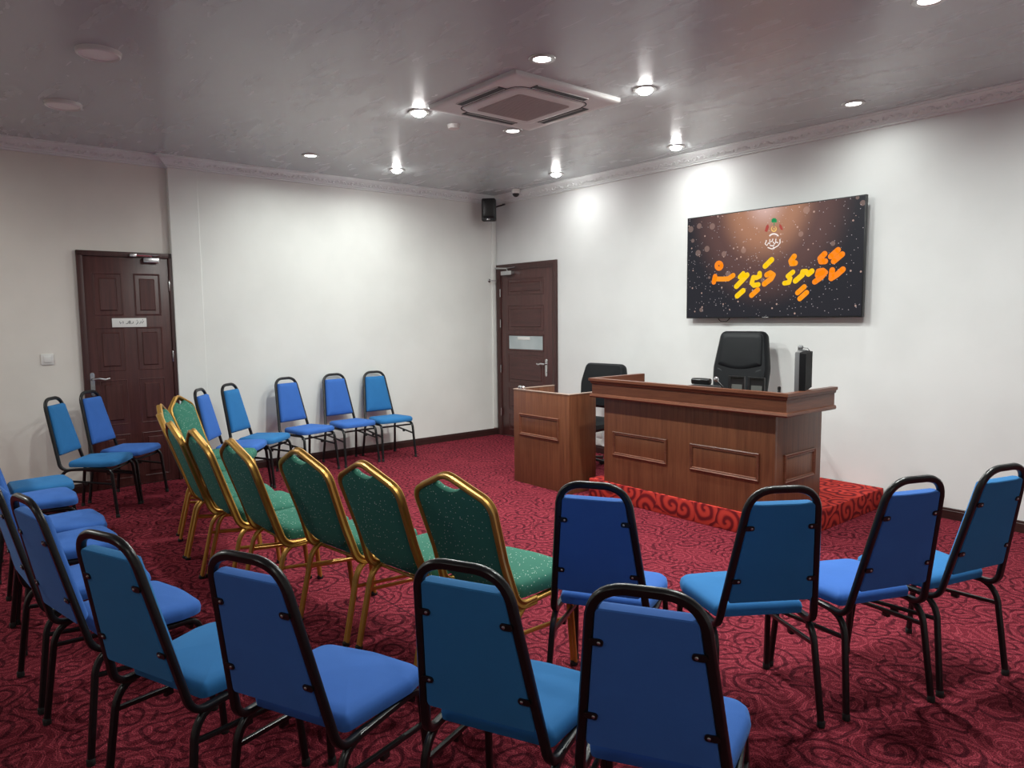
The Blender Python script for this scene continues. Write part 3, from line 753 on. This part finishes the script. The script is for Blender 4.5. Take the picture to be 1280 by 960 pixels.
sd = thing('side_desk', 'lower mahogany side desk with one moulded panel left of the main desk', 'desk', (2.53, -1.30, 0))
ox, oy = 2.53, -1.30
a0, a1, b0, b1 = 2.17 - ox, 2.892 - ox, -1.55 - oy, -1.06 - oy
link('front_panel', bx((a0, b0, 0), (a1, b0 + .022, .845), .002), M['desk'], sd)
link('side_panel', bx((a0, b0 + .022, 0), (a0 + .022, b1, .845), .002), M['desk'], sd)
link('side_panel', bx((a1 - .022, b0 + .022, 0), (a1, -1.228 - oy, .845), .002), M['desk'], sd)
link('worktop', bx((a0 + .022, b0 + .022, .70), (a1 - .022, -1.24 - oy, .725), .002), M['desk_h'], sd)
bm = bmesh.new(); moulding(bm, [(a0, b1, 0), (a0, b0, 0), (a1, b0, 0), (a1, -1.228 - oy, 0)], (0, 0, 1), [(-.003, .845), (-.003, .852), (.024, .852), (.024, .845)])
link('edge_strip', bm, simple('pale_edge_strip', (.42, .30, .24), .4), sd)
bm = bmesh.new(); mould_frame(bm, (0, b0, 0), (1, 0, 0), (0, 0, 1), (0, -1, 0), 2.252 - ox, 2.772 - ox, .440, .635); p = link('panel_moulding', bm, M['desk_h'], sd)
link('panel_field', bx((2.278 - ox, b0 - .003, .466), (2.746 - ox, b0 + .001, .609), .001), M['desk'], p)
# a small pair of metal knobs resting on the side desk's left edge
bm = bmesh.new(); lathe(bm, [(.002, .032), (.012, .03), (.018, .018), (.016, .006), (.012, 0)], (0, 0, 0), 14); lathe(bm, [(.002, .030), (.012, .028), (.018, .017), (.016, .006), (.012, 0)], (.045, 0, 0), 14); box(bm, (-.014, -.012, 0), (.06, .012, .008), .002)
t = link('paperweight', bm, M['chrome'], loc=(2.18 + .06, -1.545 + .012, .852)); tag(t, 'small shiny metal piece on the rim of the side desk', 'paperweight')

# executive chairs behind the desks
def office_chair(name, label, loc, rz, w, zb, zt, arms, seat_z=.50):
    t = thing(name, label, 'office chair', loc, rz)
    # local: faces -y (towards the room), back at +y
    out = fillet_closed([(-w * .46, zb), (w * .46, zb), (w * .5, zb + (zt - zb) * .55), (w * .41, zt), (-w * .41, zt), (-w * .5, zb + (zt - zb) * .55)], [.05, .05, .2, .06, .06, .2], 6)
    bm = bmesh.new(); pillow(bm, out, (0, .22, 0), (1, 0, 0), (0, 0.16, .987), (0, -.987, .16), [(.03, 0), (.006, .015), (0, .04), (.004, .075), (.022, .098)], .012, .01)
    bk = link('backrest', bm, M['leather'], t)
    if arms:
        h = (zt - zb)
        o2 = fillet_closed([(-w * .40, zb + h * .58), (0, zb + h * .50), (w * .40, zb + h * .58), (w * .37, zt - .02), (-w * .37, zt - .02)], [.02, .4, .02, .05, .05], 6)
        bm = bmesh.new(); pillow(bm, o2, (0, .22, 0), (1, 0, 0), (0, 0.16, .987), (0, -.987, .16), [(0, .088), (.004, .108), (.017, .118)], .003); link('headrest_cushion', bm, M['leather'], bk)
        o2 = fillet_closed([(-w * .40, zb + .06), (w * .40, zb + .06), (w * .42, zb + h * .56), (0, zb + h * .485), (-w * .42, zb + h * .56)], [.05, .05, .02, .4, .02], 6)
        bm = bmesh.new(); pillow(bm, o2, (0, .22, 0), (1, 0, 0), (0, 0.16, .987), (0, -.987, .16), [(0, .088), (.004, .098), (.015, .104)], .002); link('lumbar_cushion', bm, M['leather'], bk)
    so = fillet_closed([(-w * .48, -.25), (w * .48, -.25), (w * .46, .24), (-w * .46, .24)], .08, 6)
    bm = bmesh.new(); pillow(bm, so, (0, 0, seat_z - .10), (1, 0, 0), (0, 1, 0), (0, 0, 1), [(.03, 0), (0, .03), (0, .07), (.03, .10)], .015); link('seat', bm, M['leather'], t)
    if arms:
        for s in (-1, 1):
            bm = bmesh.new(); sweep(bm, fillet([(s * w * .50, .16, seat_z - .06), (s * w * .58, .14, seat_z + .17), (s * w * .58, -.14, seat_z + .18), (s * w * .50, -.10, seat_z - .06)], [.05, .05]), prof_round(.016, .022, 10, 3)); link('armrest', bm, M['black_plastic'], t)
    bm = bmesh.new(); lathe(bm, [(.025, .10), (.025, .26), (.036, .26), (.036, seat_z - .09)], (0, 0, 0), 16); link('gas_lift', bm, M['black_metal'], t)
    bm = bmesh.new(); lathe(bm, [(.04, .07), (.045, .12), (.03, .14)], (0, 0, 0), 16)
    for k in range(5):
        a = k * 2 * pi / 5 + .3; sweep(bm, [(.03 * cos(a), .03 * sin(a), .115), (.27 * cos(a), .27 * sin(a), .075)], prof_round(.016, .013, 8, 3))
    link('star_base', bm, M['black_plastic'], t)
    for k in range(5):
        a = k * 2 * pi / 5 + .3; bm = bmesh.new(); lathe(bm, [(.02, -.022), (.029, -.016), (.029, .016), (.02, .022)], (0, 0, 0), 14, 'X'); c = link('caster', bm, M['black_plastic'], t, (.27 * cos(a), .27 * sin(a), .029)); c.rotation_euler = (0, 0, a)
        bm = bmesh.new(); lathe(bm, [(.008, 0), (.008, .045)], (0, 0, .02), 8); link('stem', bm, M['chrome'], c)
    return t
office_chair('executive_chair', 'high-backed black leather executive chair behind the main desk', (3.725, -.56, PZ), radians(8), .50, .50, 1.215, True)
office_chair('office_chair', 'low-backed black office chair behind the side desk', (2.235, -.70, 0), radians(4), .57, .58, 1.03, False)

# things on the desk
WZ = .888
t = thing('monitor', 'flat computer monitor seen edge-on at the right end of the main desk', 'monitor', (4.700, -1.15, WZ), radians(-69))
# local: screen faces -y ; thin side towards the camera
link('panel', bx((-.18, -.008, .10), (.18, .020, .365), .004), M['grey_plastic'], t)
link('display', bx((-.17, -.0095, .115), (.17, -.006, .355)), simple('dark_display', (.01, .011, .014), .15), t)
bm = bmesh.new(); pillow(bm, fillet_closed([(-.178, .102), (.178, .102), (.178, .362), (-.178, .362)], .01), (0, .018, 0), (1, 0, 0), (0, 0, 1), (0, 1, 0), [(0, 0), (.002, .012), (.007, .040)], .0); link('rear_cover', bm, simple('matt_black_cover', (.008, .008, .009), .75, 0, .15), t)
bm = bmesh.new(); box(bm, (-.03, .03, .01), (.03, .055, .22), .006); link('stand_neck', bm, M['black_plastic'], t)
bm = bmesh.new(); pillow(bm, fillet_closed([(-.10, -.10), (.10, -.10), (.10, .058), (-.10, .058)], .04), (0, 0, 0), (1, 0, 0), (0, 1, 0), (0, 0, 1), [(0, 0), (0, .008), (.006, .012)]); link('stand_base', bm, M['black_plastic'], t)
t = thing('webcam', 'small grey webcam clipped on top of the monitor', 'webcam', (4.700, -1.15, WZ + .366), radians(-69))
bm = bmesh.new(); lathe(bm, [(.014, -.014), (.016, -.008), (.016, .012), (.010, .017)], (0, .0, .022), 14, 'Y'); box(bm, (-.014, -.016, 0), (.014, .028, .008), .002); link('camera_head', bm, M['grey_plastic'], t)
link('cable', tube([(0, .012, .02), (.0, .045, .018), (0, .075, -.02), (0, .075, -.10)], .0028, n=6), M['black_plastic'], t)
for x, lab in ((4.262, 'left of the two black card stands on the main desk'), (4.418, 'right of the two black card stands on the main desk')):
    t = thing('card_stand', lab, 'card stand', (x, -1.21, WZ), radians(6))
    bm = bmesh.new(); moulding(bm, [(-.055, 0, .05), (.055, 0, .05), (.055, 0, .168), (-.055, 0, .168)], (0, -1, 0), [(0, 0), (0, .012), (-.007, .012), (-.007, 0)][::-1], True); link('frame', bm, M['black_plastic'], t)
    link('backing', bx((-.052, 0, .052), (.052, .004, .166)), M['black_plastic'], t)
    link('card', bx((-.040, -.004, .052), (.040, -.001, .115)), M['clear_glassy'], t)
    bm = bmesh.new(); box(bm, (-.05, -.035, 0), (.05, .035, .012), .003); box(bm, (-.015, -.004, .01), (.015, .008, .06), .002); link('foot', bm, M['black_plastic'], t)
t = thing('desk_telephone', 'low black telephone handset behind the front rim of the main desk', 'telephone', (3.95, -1.18, WZ), radians(4))
bm = bmesh.new(); sweep(bm, [(-.10, -.08, .0), (-.10, .06, .06)], prof_round(.001, .001, 4)) if False else box(bm, (-.11, -.07, 0), (.10, .10, .085), .012); link('base', bm, M['black_plastic'], t)
bm = bmesh.new(); pillow(bm, fillet_closed([(-.085, -.025), (.075, -.025), (.075, .025), (-.085, .025)], .015), (-.02, .02, .09), (1, 0, 0), (0, 1, 0), (0, 0, 1), [(.006, 0), (0, .012), (0, .035), (.008, .045)], .004); link('handset', bm, M['black_metal'], t)
t = thing('desk_microphone', 'short black gooseneck microphone with a silver head beside the telephone', 'microphone', (4.10, -1.2, WZ), 0)
bm = bmesh.new(); box(bm, (-.02, -.04, 0), (.07, .04, .03), .006); link('base', bm, M['black_plastic'], t)
link('gooseneck', tube([(.04, 0, .025), (.035, 0, .09), (-.015, 0, .13)], .006, n=8), M['black_metal'], t)
bm = bmesh.new(); lathe(bm, [(.002, .022), (.013, .018), (.019, .004), (.017, -.010), (.008, -.018)], (-.02, 0, .138), 14); link('head', bm, M['chrome'], t)
bm = bmesh.new(); lathe(bm, [(.017, 0), (.017, .07), (.012, .082), (.009, .10), (.011, .102), (.011, .122), (.002, .126)], (0, 0, 0), 14)
t = link('stamp', bm, M['black_plastic'], loc=(4.605, -1.24, WZ)); tag(t, 'small black hand stamp standing behind the rim left of the monitor', 'stamp')

# ------------------------------------------------------------------ blue stacking chairs
def hw(z): return .181 - .118 * (z - .383)             # half width of the tapered back frame
def yb(z): return .037 - .2266 * (z - .383)            # recline
R0 = .0118
def blue_chair(fab):
    t = thing('banquet_chair', '', 'chair')
    zr = .379
    pts = [(-.181, .16, zr), (-.181, yb(zr), zr), (-hw(.909), yb(.909), .909), (hw(.909), yb(.909), .909), (.181, yb(zr), zr), (.181, .16, zr)]
    bm = bmesh.new(); sweep(bm, fillet(pts, [.055, .085, .085, .055], 7), prof_round(R0, .0135, 10, 2.6), (1, 0, 0)); fr = link('back_frame', bm, M['black_metal'], t)
    # padded back panel in the reclined plane
    dz, dy = .909 - zr, yb(.909) - yb(zr); ln = sqrt(dz * dz + dy * dy); ey = V((0, dy / ln, dz / ln)); en = V((0, dz / ln, -dy / ln)); s = lambda z: (z - zr) * ln / dz
    o = V((0, yb(zr), zr)); gp = R0 + .001
    ol = fillet_closed([(-hw(.482) + gp, s(.482)), (hw(.482) - gp, s(.482)), (hw(.858) - gp, s(.858)), (-hw(.858) + gp, s(.858))], [.012, .012, .014, .014], 4)
    bm = bmesh.new(); pillow(bm, ol, o, (1, 0, 0), ey, en, [(.003, -.011), (0, -.008), (-.001, .012), (.003, .024), (.012, .032)], .010, .0015)
    link('backrest', bm, fab, t)
    for z, x in ((.774, .107), (.571, .131)):
        for sg in (-1, 1):
            c = o + ey * s(z) + en * -.0135; xi, xo = sg * x, sg * (hw(z) - .004)
            bm = bmesh.new(); lo = min(xi, xo) ; hi = max(xi, xo)
            pillow(bm, fillet_closed([(lo - (.010 if sg > 0 else 0), -.009), (hi + (.010 if sg < 0 else 0), -.009), (hi + (.010 if sg < 0 else 0), .009), (lo - (.010 if sg > 0 else 0), .009)], .0075, 3), c, (1, 0, 0), ey, -en, [(0, -.002), (0, .002)], 0, 0, (.5,)); br = link('bracket', bm, M['black_metal'], t)
            bm = bmesh.new(); cc = c + V((xi, 0, 0)) + en * -.002
            ring = [(cos(k * pi / 5) * .0042, sin(k * pi / 5) * .0042) for k in range(10)]
            pillow(bm, ring, cc, (1, 0, 0), ey, -en, [(0, 0), (0, .0015), (.0015, .0028)], 0, 0, (.5,)); link('screw', bm, M['screw'], br)
    so = fillet_closed([(-.168, .085), (.168, .085), (.207, .335), (.196, .425), (0, .444), (-.196, .425), (-.207, .335)], [.022, .022, .05, .055, .3, .055, .05], 6)
    bm = bmesh.new(); pillow(bm, so, (0, 0, .392), (1, 0, 0), (0, 1, 0), (0, 0, 1), [(.012, 0), (.002, .004), (-.001, .022), (.003, .037), (.016, .048)], .012); link('seat', bm, fab, t)
    for sg in (-1, 1):
        for fore in (0, 1):
            if fore: p = fillet([(sg * .184, .23, zr), (sg * .187, .405, zr), (sg * .201, .441, .012)], [.055], 7)
            else: p = fillet([(sg * .184, .23, zr), (sg * .182, .045, zr), (sg * .201, .0, .012)], [.085], 7)
            bm = bmesh.new(); sweep(bm, p, prof_round(.0118, .0118, 10, 2.4), (0, 0, 1)); lg = link('leg', bm, M['black_metal'], t)
            bm = bmesh.new(); lathe(bm, [(.0135, 0), (.0145, .004), (.0142, .022), (.012, .025)], (sg * .201, .441 if fore else 0., 0), 12); link('foot_cap', bm, M['rubber'], lg)
        bm = bmesh.new(); sweep(bm, [(sg * .186, .036, .298), (sg * .194, .416, .258)], prof_round(.009, .009, 8, 2.4), (0, 0, 1)); box(bm, (sg * .19 - .008, .205, .255), (sg * .19 + .008, .235, .272), .003); link('stretcher', bm, M['black_metal'], t)
    bm = bmesh.new(); sweep(bm, [(-.186, .375, .352), (.186, .375, .352)], prof_round(.009, .009, 8, 2.4), (0, 0, 1)); link('front_rail', bm, M['black_metal'], t)
    return t
BR = blue_chair(M['royal'])
BT = None
tealmesh = {}
for ch in BR.children:
    if ch.name.split('.')[0] in ('seat', 'backrest'):
        me = ch.data.copy(); me.materials.clear(); me.materials.append(M['teal']); tealmesh[ch.data.name] = me
A = radians
blue = [
 # x, y, angle, teal?, label, group
 (6.157, -4.472, 29.5, 0, 'royal blue chair nearest the camera, its back cut by the bottom edge of the picture', 'near row'),
 (5.768, -4.677, 24.9, 1, 'teal blue chair in the near row, left neighbour of the chair nearest the camera', 'near row'),
 (5.358, -5.046, 23.9, 0, 'royal blue chair in the near row with its whole seat showing, third from the right', 'near row'),
 (4.918, -5.278, 21.3, 1, 'teal blue near-row chair directly left of the royal blue one with its whole seat showing', 'near row'),
 (4.273, -5.391, 11.3, 0, 'royal blue chair at the far left of the picture, its whole dark back showing', 'near row'),
 (3.774, -5.45, 4.2, 0, 'royal blue chair at the left picture edge, just a narrow strip of its back showing', 'near row'),
 (3.152, -5.435, 1., 0, 'royal blue seat at the left edge, nearer of the middle pair without a visible back', 'near row'),
 (2.722, -5.417, 0., 0, 'royal blue seat at the left edge, farther of the middle pair without a visible back', 'near row'),
 (1.990, -5.440, 0., 0, 'royal blue seat at the left edge right in front of the farthest teal seat', 'near row'),
 (1.538, -5.394, 0., 1, 'teal blue seat at the far end of the left row close to the cream wall', 'near row'),
 (5.400, -3.850, 30.4, 0, 'royal blue chair beside the last green chair, leftmost of the four before the desk', 'right-hand row'),
 (5.850, -3.435, 56.1, 1, 'teal blue chair in front of the platform, second of the four before the desk', 'right-hand row'),
 (6.078, -2.970, 67.6, 0, 'royal blue chair with the lower back bars showing, third of the four before the desk', 'right-hand row'),
 (6.217, -2.524, 74.1, 1, 'teal blue chair nearest the right edge, last of the four before the desk', 'right-hand row'),
 (.135, -1.815, -90, 1, 'teal blue chair against the long white wall, nearest the room corner', 'wall row'),
 (.135, -2.290, -85, 0, 'royal blue chair against the long white wall, second from the room corner', 'wall row'),
 (.225, -2.845, -74, 0, 'royal blue chair against the long white wall, third from the room corner', 'wall row'),
 (.498, -3.472, -49, 1, 'teal blue chair turned aslant by the wall pier, fourth from the room corner', 'wall row'),
 (.790, -3.806, -36, 0, 'royal blue chair whose seat overlaps the teal one, just behind the green row', 'wall row'),
 (.290, -4.557, -42, 0, 'royal blue chair standing right in front of the maroon left door', 'wall row'),
 (.665, -4.860, -34, 1, 'teal blue chair against the cream wall left of the maroon door', 'wall row'),
]
for i, (x, y, a, teal, lab, grp) in enumerate(blue):
    if i == 0:
        BR.location = (x, y, 0); BR.rotation_euler = (0, 0, A(a)); BR['label'] = lab; BR['group'] = 'blue chairs of the ' + grp
    else: dup(BR, (x, y, 0), A(a), lab, 'blue chairs of the ' + grp, tealmesh if teal else None)

# ------------------------------------------------------------------ green banquet chairs with gold frames
def green_chair():
    t = thing('gold_banquet_chair', '', 'chair')
    zr = .372
    def gy(z): return .078 - .33 * (z - .372)
    DP = prof_double(.0105, .009)
    half = [(.203, .19, zr), (.203, gy(zr) + .004, zr), (.190, gy(.56) + .004, .56), (.207, gy(.816), .816), (0, gy(.908), .908)]
    pts = [(-a, b, c) for a, b, c in half] + [h for h in half[:-1]][::-1]
    path = fillet(pts, [.07, .3, .065, .075, .065, .3, .07], 7)
    bm = bmesh.new(); sweep(bm, path, DP, (0, 0, 1)); link('back_frame', bm, M['gold'], t)
    dz, dy = .5, gy(.872) - gy(.372); ln = sqrt(dz * dz + dy * dy); ey = V((0, dy / ln, dz / ln)); en = V((0, dz / ln, -dy / ln)); o = V((0, gy(zr), zr)); k = ln / dz
    g = .0125
    def P(x, z): return (x, (z - zr) * k)
    rt = [P(.10, .432), P(.176, .470), P(.190 - g, .56), P(.207 - g, .805), P(.075, .866), P(.05, .848), P(0, .836)]
    ol = rt + [(-x, z) for x, z in rt[:-1]][::-1]
    ol = fillet_closed(ol, [.06, .06, .2, .05, .02, .03, .08, .03, .02, .05, .2, .06, .06], 5)
    bm = bmesh.new(); pillow(bm, ol, o, (1, 0, 0), ey, en, [(.010, -.014), (.002, -.010), (0, -.004), (-.001, .008), (.006, .020), (.018, .027)], .014, .006); link('backrest', bm, M['green'], t)
    so = fillet_closed([(-.185, .095), (.185, .095), (.212, .33), (.200, .455), (0, .475), (-.200, .455), (-.212, .33)], [.05, .05, .05, .06, .3, .06, .05], 6)
    bm = bmesh.new(); pillow(bm, so, (0, 0, .388), (1, 0, 0), (0, 1, 0), (0, 0, 1), [(.012, 0), (.001, .005), (-.002, .030), (.003, .050), (.018, .064)], .018); link('seat', bm, M['green'], t)
    D2 = prof_double(.0092, .0078)
    for sg in (-1, 1):
        for fore in (0, 1):
            if fore: p = fillet([(sg * .196, .26, zr), (sg * .198, .418, zr), (sg * .204, .450, .010)], [.06], 7)
            else: p = fillet([(sg * .196, .26, zr), (sg * .196, .085, zr), (sg * .202, .0, .010)], [.09], 7)
            bm = bmesh.new(); sweep(bm, p, D2, (1, 0, 0)); lg = link('leg', bm, M['gold'], t)
            bm = bmesh.new(); lathe(bm, [(.016, 0), (.018, .004), (.017, .016), (.014, .019)], (sg * (.204 if fore else .202), .45 if fore else 0, 0), 12); link('foot_cap', bm, M['rubber'], lg)
        bm = bmesh.new(); sweep(bm, [(sg * .199, .060, .262), (sg * .201, .430, .225)], prof_round(.007, .009, 8, 2.4), (0, 0, 1)); link('stretcher', bm, M['gold'], t)
    bm = bmesh.new(); sweep(bm, [(-.196, .13, .362), (.196, .13, .362)], prof_round(.008, .008, 8, 2), (0, 0, 1)); sweep(bm, [(-.197, .39, .355), (.197, .39, .355)], prof_round(.008, .008, 8, 2), (0, 0, 1)); link('seat_rail', bm, M['gold'], t)
    return t
GC = green_chair()
green = [
 (4.911, -4.093, 9.6, 'green gold-framed chair at the near right end of its row, seat fully showing'),
 (4.490, -4.226, 7.2, 'green gold-framed chair second from the near end of its row'),
 (4.019, -4.304, 7.0, 'green gold-framed chair third from the near end of its row'),
 (3.541, -4.445, .6, 'green gold-framed chair fourth from the near end of its row'),
 (3.071, -4.489, -2.1, 'green gold-framed chair fifth from the near end of its row, seen almost edge-on'),
 (2.669, -4.502, -5., 'green gold-framed chair sixth from the near end, in front of the maroon door'),
 (2.230, -4.450, -11., 'green gold-framed chair third from the far end, its back a thin dark strip'),
 (1.700, -4.320, -19., 'green gold-framed chair next to the far end, a thin gold edge before the door'),
 (1.200, -4.080, -38., 'green gold-framed chair at the far end of its row, front of its backrest showing'),
]
for i, (x, y, a, lab) in enumerate(green):
    if i == 0: GC.location = (x, y, 0); GC.rotation_euler = (0, 0, A(a)); GC['label'] = lab; GC['group'] = 'green chairs with gold frames in a curved row'
    else: dup(GC, (x, y, 0), A(a), lab, 'green chairs with gold frames in a curved row')

# ------------------------------------------------------------------ camera, world, view
cam = bpy.data.cameras.new('camera'); co = bpy.data.objects.new('camera', cam); COL.objects.link(co)
cam.sensor_width = 36; cam.sensor_fit = 'HORIZONTAL'; cam.lens = F / 1280 * 36; cam.clip_start = .05
mw = Matrix((AX, AY, AZ)).to_4x4(); mw.translation = CAMP; co.matrix_world = mw
S.camera = co
w = bpy.data.worlds.new('world'); S.world = w; w.use_nodes = True
w.node_tree.nodes['Background'].inputs[0].default_value = (.5, .52, .55, 1); w.node_tree.nodes['Background'].inputs[1].default_value = .0
S.view_settings.view_transform = 'Standard'; S.view_settings.look = 'None'; S.view_settings.gamma = 1; S.view_settings.use_curve_mapping = False
S.view_settings.exposure = .2
